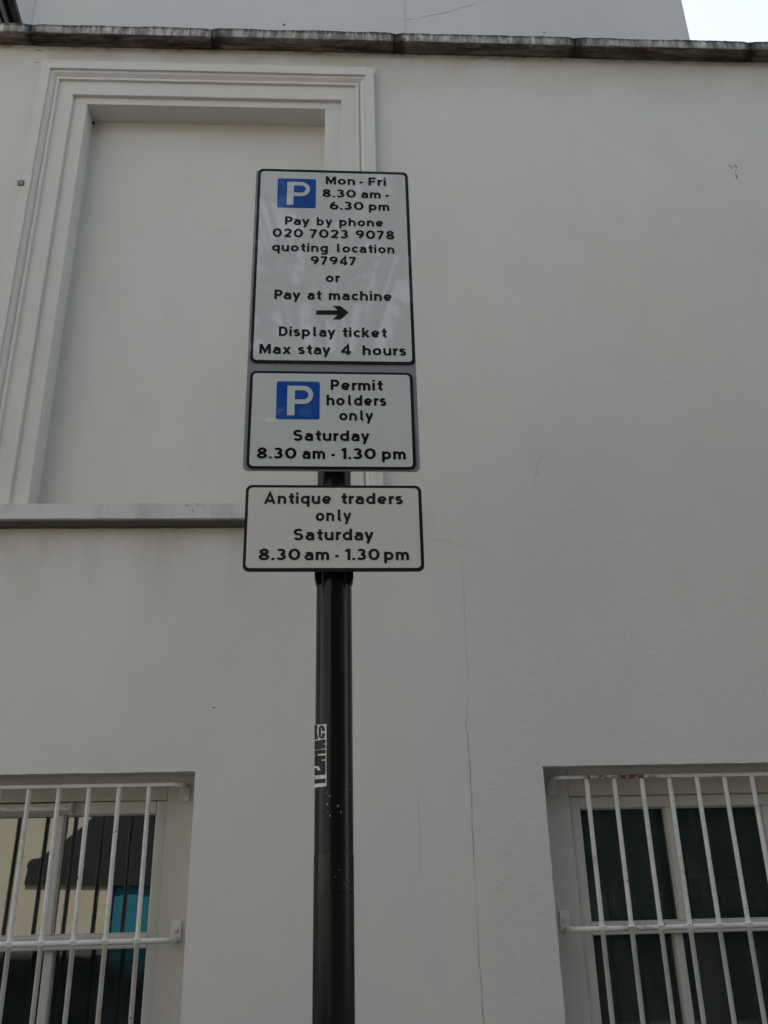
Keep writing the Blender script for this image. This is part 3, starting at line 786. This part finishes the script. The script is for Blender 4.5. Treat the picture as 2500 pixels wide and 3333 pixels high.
def stroke(mb, pts, wd, fn):
    closed = len(pts) > 3 and (Vector(pts[0]) - Vector(pts[-1])).length < 1e-4
    q = [Vector(p) for p in (pts[:-1] if closed else pts)]; N = len(q); L = []; Rr = []
    for i, p in enumerate(q):
        a = q[i-1] if (i or closed) else None; b_ = q[(i+1) % N] if (i < N-1 or closed) else None
        t1 = (p - a).normalized() if a is not None else None; t2 = (b_ - p).normalized() if b_ is not None else None
        t1 = t1 or t2; t2 = t2 or t1
        n1 = Vector((-t1.y, t1.x)); n2 = Vector((-t2.y, t2.x)); nn = (n1 + n2)
        nn = nn.normalized() if nn.length > 1e-5 else n1
        k = min(1 / max(nn.dot(n1), .35), 2.4)
        L.append(p + nn * wd * k); Rr.append(p - nn * wd * k)
    vs_ = [fn(*p) for p in L] + [fn(*p) for p in Rr]
    rng_ = range(N if closed else N - 1)
    mb.add(vs_, [(i, (i+1) % N, N + (i+1) % N, N + i) for i in rng_])
_ext = {}
def glyph_x(ch):
    """true ink extents of a glyph"""
    if ch not in _ext:
        t = MB()
        for st_ in G[ch]:
            if st_[0] == 'dot': t.v += [(st_[1] - .108, 0, 0), (st_[1] + .108, 0, 0)]
            else: stroke(t, st_, H, lambda a, b_: (a, b_, 0))
        _ext[ch] = (min(q[0] for q in t.v), max(q[0] for q in t.v))
    return _ext[ch]
def word_extent(s, track):
    x = 0; boxes = []
    for i, ch in enumerate(s):
        lo, hi = glyph_x(ch)
        boxes.append((ch, x - lo, hi)); tr = track
        if ch == '.' or (i + 1 < len(s) and s[i + 1] == '.'): tr = track * .75
        if ch in 'rt' or s[i:i + 2] in ('ay', 'ly', 'Pa'): tr = track * .55
        x += hi - lo + tr
    return boxes, x - tr
LAY = [0]
def set_word(mb, s, x0, x1, zb, hcap, fn, track=.15):
    boxes, wd = word_extent(s, track); sx = (x1 - x0) / wd; 
    for ch, ox, _ in boxes:
        for st_ in G[ch]:
            LAY[0] = (LAY[0] + 1) % 4; d = .00004 * LAY[0]
            if st_[0] == 'dot':
                c_ = [(st_[1] + .108 * math.cos(2*math.pi*i/16), st_[2] + .108 * math.sin(2*math.pi*i/16)) for i in range(16)]
                mb.add([fn(x0 + (ox + a) * sx, zb + b_ * hcap, d) for a, b_ in c_], [tuple(range(16))])
            else:
                stroke(mb, st_, H, lambda a, b_: fn(x0 + (ox + a) * sx, zb + b_ * hcap, d))

YAW = R(.75)
def plane_pt(Y0):
    """sign plane through (POLX, Y0), turned by YAW about the vertical; returns pixel->(s,t) and (s,t,d)->point"""
    n = Vector((math.sin(YAW), -math.cos(YAW), 0)); e = Vector((math.cos(YAW), math.sin(YAW), 0)); o_ = Vector((POLX, Y0, 0))
    def to(px, py):
        d = ray(px, py); t = (o_ - CAM).dot(n) / d.dot(n); q = CAM + d * t - o_
        return q.dot(e), q.z
    def fro(s, t, d=0.0): return o_ + e * s + n * d + Vector((0, 0, t))
    return to, fro
def rrect(x0, x1, z0, z1, r, n=8):
    out = []
    for cx_, cz, a in ((x1 - r, z1 - r, 0), (x0 + r, z1 - r, 90), (x0 + r, z0 + r, 180), (x1 - r, z0 + r, 270)):
        out += [(cx_ + r * math.cos(R(a + 90 * i / n)), cz + r * math.sin(R(a + 90 * i / n))) for i in range(n + 1)]
    return out
def Za(x, y): return 780 + x / 2.676, 530 + y / 2.676
def Zb(x, y): return 780 + x / 2.676, 1150 + y / 2.676
def quad(to, Z, tl, tr, bl, br_):
    q = [to(*Z(*c_)) for c_ in (tl, tr, bl, br_)]
    hw = sum((q[1][0] - q[0][0], q[3][0] - q[2][0])) / 4; cx_ = sum(a[0] for a in q) / 4
    return cx_ - hw, cx_ + hw, (q[2][1] + q[3][1]) / 2, (q[0][1] + q[1][1]) / 2
def make_sign(label, Y0, Z, outer_q, inner_q, lines, psym, arrow, ink, face, back=None, bent=None):
    root = thing('parking_sign', label, 'sign', 'parking plates on the black post')
    to, fro = plane_pt(Y0)
    x0, x1, z0, z1 = quad(to, Z, *outer_q)
    T = .0032
    if back:
        bx0, bx1, bz0, bz1 = back(to)
        MB().prism(rrect(bx0, bx1, bz0, bz1, .012), lambda a, b_, d: fro(a, b_, d), -T - .003, -T).build('backing_plate', M['grey'], root, .0006)
    MB().prism(rrect(x0, x1, z0, z1, .014), lambda a, b_, d: fro(a, b_, d), -T + .0004, 0).build('plate', M[ink], root, .0005)
    i0, i1, j0, j1 = quad(to, Z, *inner_q)
    MB().prism(rrect(i0, i1, j0, j1, .009), lambda a, b_, d: fro(a, b_, d), -.0004, .0006).build('face', M[face], root)
    for base, top, words in lines:
        xm = sum(w_[1] + w_[2] for w_ in words) / (2 * len(words))
        zb = to(*Z(xm, base))[1]; hc = to(*Z(xm, top))[1] - zb
        for s, a, b_ in words:
            ym = base - (base - top) * .4; mb = MB()
            set_word(mb, s, to(*Z(a, ym))[0], to(*Z(b_, ym))[0], zb, hc, lambda a_, c_, d: fro(a_, c_, .0011 + d))
            mb.build('lettering', M['text'] if ink == 'ink' else M['text_old'], root, recalc=False)
    if psym:
        q, lp = psym
        p0, p1, q0, q1 = quad(to, Z, *q)
        sy = MB().prism(rrect(p0, p1, q0, q1, .005), lambda a, b_, d: fro(a, b_, d), .0004, .0012).build('parking_symbol', M['blue'], root)
        l0, zt_ = to(*Z(lp[0], lp[2])); _, zb_ = to(*Z(lp[0], lp[3])); l0 = to(*Z(lp[0], (lp[2] + lp[3]) / 2))[0]; l1 = to(*Z(lp[1], lp[2] + (lp[3]-lp[2]) * .3))[0]
        hh = zt_ - zb_; ww = l1 - l0; mb = MB()
        so_ = .29; k = hh; st_w = .29 * ww                      # heavy letter P as an outline with a counter
        zmid = zb_ + .38 * hh; rr = (zt_ - zmid) / 2; cx_ = l1 - rr * .95
        o_ = [(l0, zb_), (l0 + st_w, zb_), (l0 + st_w, zmid)] + [(cx_ + rr * .95 * math.cos(R(a)), zmid + rr + rr * math.sin(R(a))) for a in range(-90, 91, 10)] + [(l0, zt_)]
        t_ = .155 * hh; ri = rr - t_
        h_ = [(l0 + st_w, zmid + t_)] + [(cx_ + ri * math.cos(R(a)), zmid + rr + ri * math.sin(R(a))) for a in range(-90, 91, 10)] + [(l0 + st_w, zt_ - t_)]
        tri_ = tessellate_polygon([[Vector((a, b_, 0)) for a, b_ in o_], [Vector((a, b_, 0)) for a, b_ in h_]])
        mb.add([fro(a, b_, .0017) for a, b_ in o_ + h_], [tuple(t) for t in tri_])
        mb.build('letter', M['face'], sy, recalc=False)
    if arrow:
        poly = [to(*Z(a, b_)) for a, b_ in arrow]
        MB().prism(poly, lambda a, b_, d: fro(a, b_, d), .0004, .0013).build('arrow', M['text'], root)
    # fixing channel and clip on the back
    ch = MB(); zc0, zc1 = z0 + .03, z1 - .03
    for zc in (zc0, zc1):
        q = [fro(x0 + .03, zc - .012, -.0065), fro(x1 - .03, zc - .012, -.0065), fro(x1 - .03, zc + .012, -.0065), fro(x0 + .03, zc + .012, -.0065)]
        q += [v_ + Vector((0, .012, 0)) for v_ in q]
        ch.add(q, [(0,1,2,3),(7,6,5,4),(0,4,5,1),(1,5,6,2),(2,6,7,3),(3,7,4,0)])
    ch.build('channel', M['alu'], root)
    return root, to, fro, (x0, x1, z0, z1)

L1 = [(197, 127, [('Mon', 750, 1005), ('-', 1045, 1072), ('Fri', 1122, 1275)]), (309, 240, [('8.30', 720, 1013), ('am', 1057, 1228), ('-', 1270, 1300)]),
      (415, 343, [('6.30', 785, 1080), ('pm', 1125, 1303)]), (549, 477, [('Pay', 395, 610), ('by', 672, 807), ('phone', 868, 1250)]),
      (658, 583, [('020', 287, 552), ('7023', 612, 945), ('9078', 1010, 1347)]), (781, 707, [('quoting', 282, 770), ('location', 835, 1347)]),
      (892, 817, [('97947', 618, 1015)]), (1042, 963, [('or', 750, 875)]), (1195, 1113, [('Pay', 303, 531), ('at', 590, 716), ('machine', 777, 1325)]),
      (1518, 1434, [('Display', 342, 834), ('ticket', 893, 1285)]), (1672, 1587, [('Max', 172, 446), ('stay', 508, 792), ('4', 880, 970), ('hours', 1070, 1450)])]
arr = [(667, 1287), (855, 1287), (812, 1247), (878, 1249), (950, 1306), (880, 1366), (812, 1365), (853, 1325), (667, 1325)]
gback = lambda to: (to(780 + 66 / 2.676, 1150 + 110 / 2.676)[0], to(780 + 1538 / 2.676, 1150 + 120 / 2.676)[0], to(1080, 1150 + 1020 / 2.676)[1], to(*Za(820, 70))[1] )
S1 = make_sign('tall white pay by phone parking plate with an arrow, top of the post', S1Y, Za, ((175, 57), (1467, 75), (78, 1744), (1527, 1752)), ((196, 82), (1440, 98), (106, 1722), (1503, 1729)),
          L1, (((335, 140), (665, 142), (325, 393), (663, 395)), (413, 613, 168, 368)), arr, 'ink', 'face', back=gback)
L2 = [(324, 233, [('Permit', 793, 1250)]), (457, 366, [('holders', 757, 1278)]), (588, 497, [('only', 868, 1163)]), (765, 672, [('Saturday', 467, 1133)]),
      (922, 826, [('8.30', 150, 495), ('am', 545, 745), ('-', 797, 830), ('1.30', 880, 1187), ('pm', 1240, 1447)])]
S2 = make_sign('white permit holders parking plate with a blue symbol, middle of the three', S1Y - .0004, Zb, ((95, 155), (1508, 166), (55, 1003), (1537, 1010)), ((120, 176), (1483, 187), (82, 982), (1508, 990)),
          L2, (((325, 247), (700, 248), (315, 574), (695, 577)), (415, 641, 285, 542)), None, 'ink', 'face')
L3 = [(1314, 1217, [('Antique', 213, 798), ('traders', 882, 1422)]), (1463, 1362, [('only', 663, 973)]), (1630, 1530, [('Saturday', 470, 1168)]),
      (1803, 1702, [('8.30', 165, 530), ('am', 565, 780), ('-', 832, 863), ('1.30', 915, 1220), ('pm', 1258, 1475)])]
S3 = make_sign('cream antique traders plate without a blue symbol, lowest on the post', S1Y, Zb, ((52, 1147), (1580, 1151), (28, 1905), (1613, 1896)), ((78, 1171), (1552, 1175), (55, 1872), (1582, 1867)),
          L3, None, None, 'ink_old', 'face_old')
root, to, fro, bx = S3
mb = MB()                                       # the clip's flared foot showing below the lowest plate
cz = bx[2]; hw0, hw1 = .0415, .0379
v = [(POLX - hw0, POLY - PR + .010, cz + .02), (POLX + hw0, POLY - PR + .010, cz + .02), (POLX + hw0, POLY - PR + .010, cz - .003), (POLX + hw1, POLY - PR + .010, cz - .014), (POLX - hw1, POLY - PR + .010, cz - .014), (POLX - hw0, POLY - PR + .010, cz - .003)]
v += [(a, POLY + .01, c_) for a, b_, c_ in v]
mb.add(v, [(0,1,2,3,4,5), (11,10,9,8,7,6)] + [(i, (i+1) % 6, 6 + (i+1) % 6, 6 + i) for i in range(6)])
mb.build('clip', M['pole2'], root)
mb = MB()                                       # scuffs on the lowest plate
for a in ((935, 1550, 5, 5), (905, 1612, 4, 8), (893, 1638, 7, 5), (868, 1660, 6, 5), (850, 1675, 8, 4)):
    c_ = [to(*Zb(a[0] + a[2] * math.cos(t_) * random.uniform(.6, 1), a[1] + a[3] * math.sin(t_) * random.uniform(.6, 1))) for t_ in [2*math.pi*i/8 for i in range(8)]]
    mb.add([fro(s, t_, .0016) for s, t_ in c_], [tuple(range(8))])
mb.build('scuff', M['dirt'], root, recalc=False)

# small stamp-sized sticker on the architrave
a, b_, c_, d_ = (P(x, y, oy - .003) for x, y in ((56.5, 588), (78.5, 586), (78, 602.5), (56.5, 604.5)))
mb = MB(); q = [a, b_, c_, d_]; mb.add([tuple(v_) for v_ in q] + [(v_.x, v_.y + .0015, v_.z) for v_ in q], [(0,1,2,3),(7,6,5,4),(0,4,5,1),(1,5,6,2),(2,6,7,3),(3,7,4,0)])
o = mb.build('small_sticker', mat('sticker_black', (.03, .03, .03), .6)); tag(o, 'tiny grey sticker with a black border on the left of the blind window surround', 'sticker')
ce = (a + b_ + c_ + d_) / 4; mb = MB()
mb.add([tuple(ce + (v_ - ce) * .84 + Vector((0, -.0012, 0))) for v_ in q], [(0,1,2,3)])
g_ = mat('sticker_grey', (.22, .22, .23), .6); gg = NG(g_); gg.color(gg.ramp(gg.noise(70, 3, .6), [(.35, (.09, .09, .10)), (.6, (.26, .26, .27))])); mb.build('print', g_, o, recalc=False)

# ---------------------------------------------------------------- across the street (seen mirrored in the glass)
FYO = -10.0
ob = thing('cream_building', 'sunlit cream building across the street mirrored in the left barred window', 'building')
cream = stucco('cream_stucco', (.68, .615, .47), bump=.3, grime=.8)
ex = refl(*ZL(925, 1300), FYO).x - .12                # edge where the cream wall gives way to the blue door
mb = MB(); mb.box(-26, ex, FYO - 8, FYO, 0, 7.6); mb.build('wall', cream, ob)
mb = MB(); mb.box(-26.1, ex + 1.7, FYO - 8.1, FYO + .25, 7.6, 7.85); mb.build('cornice', M['pale_stone'], ob)
dz = refl(*ZL(1000, 1130), FYO).z
blue = mat('turquoise_paint', (.03, .22, .30), .5)
mb = MB(); mb.box(ex, ex + 1.6, FYO - 8, FYO - .10, 0, 7.6); mb.build('wall', mat('dark_render', (.03, .032, .034), .85), ob)
dr = MB().box(ex + .02, ex + 1.35, FYO - .10, FYO - .04, .1, dz).build('door', blue, ob, .004)
mb = MB()
for xa in (ex + .10, ex + .52, ex + .94):
    for z0, z1 in ((.3, .95), (1.1, dz - .15)): mb.box(xa, xa + .32, FYO - .042, FYO - .025, z0, z1)
mb.build('door_panel', blue, dr, .008)
MB().tube([(ex + .48, FYO - .02, 1.05), (ex + .48, FYO + .02, 1.05)], .02, 10).build('handle', M['alu'], dr)
for k in range(3):
    xw = ex - 4.6 - k * 3.2
    wdo = MB().box(xw, xw + 1.1, FYO - .05, FYO + .02, 4.4, 6.2).build('window', M['joinery'], ob, .006)
    MB().box(xw + .08, xw + 1.02, FYO + .018, FYO + .024, 4.5, 6.1).build('pane', M['room'], wdo)
# added dark board in place of a cast shadow, mirrored in the left window
shadow_root = thing('shadow_board', 'added dark board shaped like a shadow on the cream building across the street', 'shadow_shape')
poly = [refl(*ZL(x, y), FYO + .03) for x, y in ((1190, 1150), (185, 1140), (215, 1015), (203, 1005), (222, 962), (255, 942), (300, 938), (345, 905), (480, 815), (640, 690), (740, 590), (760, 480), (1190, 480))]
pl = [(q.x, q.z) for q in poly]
MB().prism(pl, lambda a, b_, d: (a, d, b_), FYO + .005, FYO + .035).build('board', mat('shadow_grey', (.024, .030, .030), .85), shadow_root)
# brick house further right
bh = thing('brick_house', 'dark brick house beside the cream building across the street', 'house')
m_ = mat('dark_brick', (.1, .07, .055), .9, .2); g = NG(m_)
br = g.t.nodes.new('ShaderNodeTexBrick'); br.inputs['Scale'].default_value = 1
for k, v in (('Color1', (.06, .045, .038, 1)), ('Color2', (.045, .036, .032, 1)), ('Mortar', (.07, .065, .06, 1))): br.inputs[k].default_value = v
br.inputs['Brick Width'].default_value = .22; br.inputs['Row Height'].default_value = .075; br.inputs['Mortar Size'].default_value = .008
mp = g.t.nodes.new('ShaderNodeMapping'); mp.inputs['Rotation'].default_value = (R(90), 0, 0); g.link(g.co, mp.inputs['Vector']); g.link(mp.outputs[0], br.inputs['Vector']); g.color(br.outputs['Color'])
mb = MB(); mb.box(ex + 1.62, 26, FYO - 8, FYO - .06, 0, 8.2); mb.build('wall', m_, bh)
mb = MB(); mb.prism([(FYO - 8.3, 8.2), (FYO + .25, 8.2), (FYO - 4, 10.2)], lambda a, b_, d: (d, a, b_), ex + 1.5, 26.2); mb.build('roof', mat('slate', (.05, .052, .056), .7), bh)
for k in range(5):
    for z0 in (1.2, 4.6):
        xw = ex + 3 + k * 3.6
        wdo = MB().box(xw, xw + 1.2, FYO - .12, FYO - .02, z0, z0 + 1.9).build('window', M['joinery'], bh, .006)
        MB().box(xw + .09, xw + 1.11, FYO - .022, FYO - .014, z0 + .09, z0 + 1.81).build('pane', M['room'], wdo)

# street tree on the far pavement: its broken crown is faintly mirrored in the glossy plates
def tree(x, y, h, rad, label, seed, nleaf, ncl=16, ls=.06):
    rnd = random.Random(seed); t = thing('street_tree', label, 'tree', 'street trees across the road')
    bark = mat('bark', (.09, .07, .05), .9)
    mb = MB(); mb.tube([(x, y, .1), (x + .05, y, 1.2), (x - .04, y + .05, 2.6), (x, y, h * .55)], [.20, .16, .14, .10], 10)
    cl = []
    for k in range(ncl):
        a = rnd.uniform(0, 6.28); zz_ = h * rnd.uniform(.40, .96); rr = rad * (1 - .5 * abs(zz_ / h - .62) * 2) * rnd.uniform(.35, 1)
        c_ = Vector((x + rr * math.cos(a), y + rr * math.sin(a) * .8, zz_)); cl.append((c_, rnd.uniform(.35, .70) if ncl > 20 else rnd.uniform(.5, .95)))
        mb.tube([(x, y, h * .40 + .02 * k), ((x + c_.x) / 2, (y + c_.y) / 2, (zz_ + h * .45) / 2 + .2), c_], [.06, .04, .012], 6)
    mb.build('trunk', bark, t)
    mb = MB()
    for k in range(nleaf):
        c_, r0 = rnd.choice(cl); d = Vector((rnd.gauss(0, 1), rnd.gauss(0, 1), rnd.gauss(0, 1))).normalized() * r0 * rnd.random() ** .45
        p = c_ + d; a = Vector((rnd.gauss(0, 1), rnd.gauss(0, 1), rnd.gauss(0, .6))).normalized(); b_ = a.cross(Vector((rnd.gauss(0, 1), rnd.gauss(0, 1), rnd.gauss(0, 1)))).normalized()
        s = rnd.uniform(.8, 1.6) * ls; mb.add([p - a * s, p + b_ * s * .55, p + a * s, p - b_ * s * .55], [(0,1,2,3)])
    lm_ = mat('leaf_green', (.06, .10, .03), .6); g = NG(lm_); g.color(g.ramp(g.noise(1.5, 3), [(.3, (.035, .065, .02)), (.7, (.10, .14, .04))]))
    mb.build('crown', lm_, t, recalc=False)
tree(.1, -9.1, 13.4, 3.3, 'leafy street tree across the road beside the cream building', 3, 7500, 46, .085)
tree(4.8, -9.2, 8.6, 2.4, 'leafy street tree across the road in front of the brick house', 9, 7000)

# parked car on the near kerb, its dark roof line mirrored in the lower left panes
def car(x, y):
    t = thing('parked_car', 'dark grey parked hatchback standing at the kerb left of the camera', 'car')
    paint = mat('dark_car_paint', (.012, .014, .016), .25, .5, .2, .6); gl_m = mat('car_glass', (.012, .016, .018), .04, .6)
    st_ = [(-2.05, .30, .62, .62), (-1.98, .26, .95, .78), (-1.6, .24, 1.00, .84), (-1.0, .22, 1.00, .86), (0, .20, .99, .87), (.7, .20, .98, .87), (1.15, .22, .93, .85), (1.5, .24, .80, .78), (1.68, .30, .62, .62)]
    v = []; k = 12
    for (xx, zb, zt_, hw) in st_:
        for j in range(k):
            a = 2 * math.pi * (j + .5) / k; cx_ = math.copysign(abs(math.cos(a)) ** .45, math.cos(a)); cz_ = math.copysign(abs(math.sin(a)) ** .55, math.sin(a))
            v.append((x + xx, y + hw * cx_, (zb + zt_) / 2 + (zt_ - zb) / 2 * cz_))
    f = [(i*k+j, i*k+(j+1) % k, (i+1)*k+(j+1) % k, (i+1)*k+j) for i in range(len(st_)-1) for j in range(k)] + [tuple(range(k)), tuple(range((len(st_)-1)*k, len(st_)*k))]
    bo = MB().add(v, f, True).build('body', paint, t)
    sub = bo.modifiers.new('s', 'SUBSURF'); sub.levels = 1; sub.render_levels = 2
    cab = [(-1.95, .96, .70), (-1.45, 1.26, .58), (-.6, 1.335, .58), (.1, 1.305, .58), (.62, 1.10, .63), (1.0, .95, .72)]
    v = []
    for xx, zt_, hw in cab: v += [(x + xx, y - .76, .93), (x + xx, y - hw, zt_ - .03), (x + xx, y - hw + .08, zt_), (x + xx, y + hw - .08, zt_), (x + xx, y + hw, zt_ - .03), (x + xx, y + .76, .93)]
    n = len(cab); f = [(i*6+j, i*6+j+1, i*6+j+7, i*6+j+6) for i in range(n-1) for j in range(5)]
    MB().add(v, f, True).build('roof', paint, t)
    for s in (-1, 1):
        def sp(xx, f_): 
            for (a, za, ha), (b_, zb_, hb_) in zip(cab[:-1], cab[1:]):
                if a <= xx <= b_: q = (xx - a) / (b_ - a); zt_ = za + (zb_ - za) * q; hw = ha + (hb_ - ha) * q
            return (x + xx, y + s * (.76 + (hw - .76) * f_ + .006), .93 + (zt_ - .03 - .93) * f_)
        for xa, xb in ((-1.5, -.75), (-.68, .05), (.10, .68)):
            MB().add([sp(xa, .12), sp(xb, .12), sp(xb, .86), sp(xa, .86)], [(0,1,2,3)]).build('side_window', gl_m, t, recalc=False)
        MB().box(x - .2, x - .04, y + s * .875, y + s * .895, .78, .81).build('door_handle', M['alu'], t, .004)
        for xx in (-1.3, 1.05):
            wh = MB().tube([(x + xx, y + s * .66, .31), (x + xx, y + s * .70, .31), (x + xx, y + s * .84, .31), (x + xx, y + s * .87, .31)], [.27, .31, .31, .27], 24).build('wheel', mat('tyre', (.015, .015, .015), .9), t)
            MB().tube([(x + xx, y + s * .868, .31), (x + xx, y + s * .885, .31)], [.20, .15], 16).build('rim', M['alu'], wh)
        MB().box(x + 1.44, x + 1.62, y + s * .62 - .12, y + s * .62 + .12, .58, .70).build('headlight', M['alu'], t, .03)
        MB().box(x - 2.03, x - 1.94, y + s * .62 - .1, y + s * .62 + .1, .66, .84).build('tail_light', mat('red_lens', (.25, .01, .01), .2), t, .02)
    w0 = [(x + .66, y - .55, 1.092), (x + .66, y + .55, 1.092), (x + .97, y + .64, .975), (x + .97, y - .64, .975)]
    MB().add(w0, [(0,1,2,3)]).build('windscreen', gl_m, t, recalc=False)
car(-2.0, -3.75)
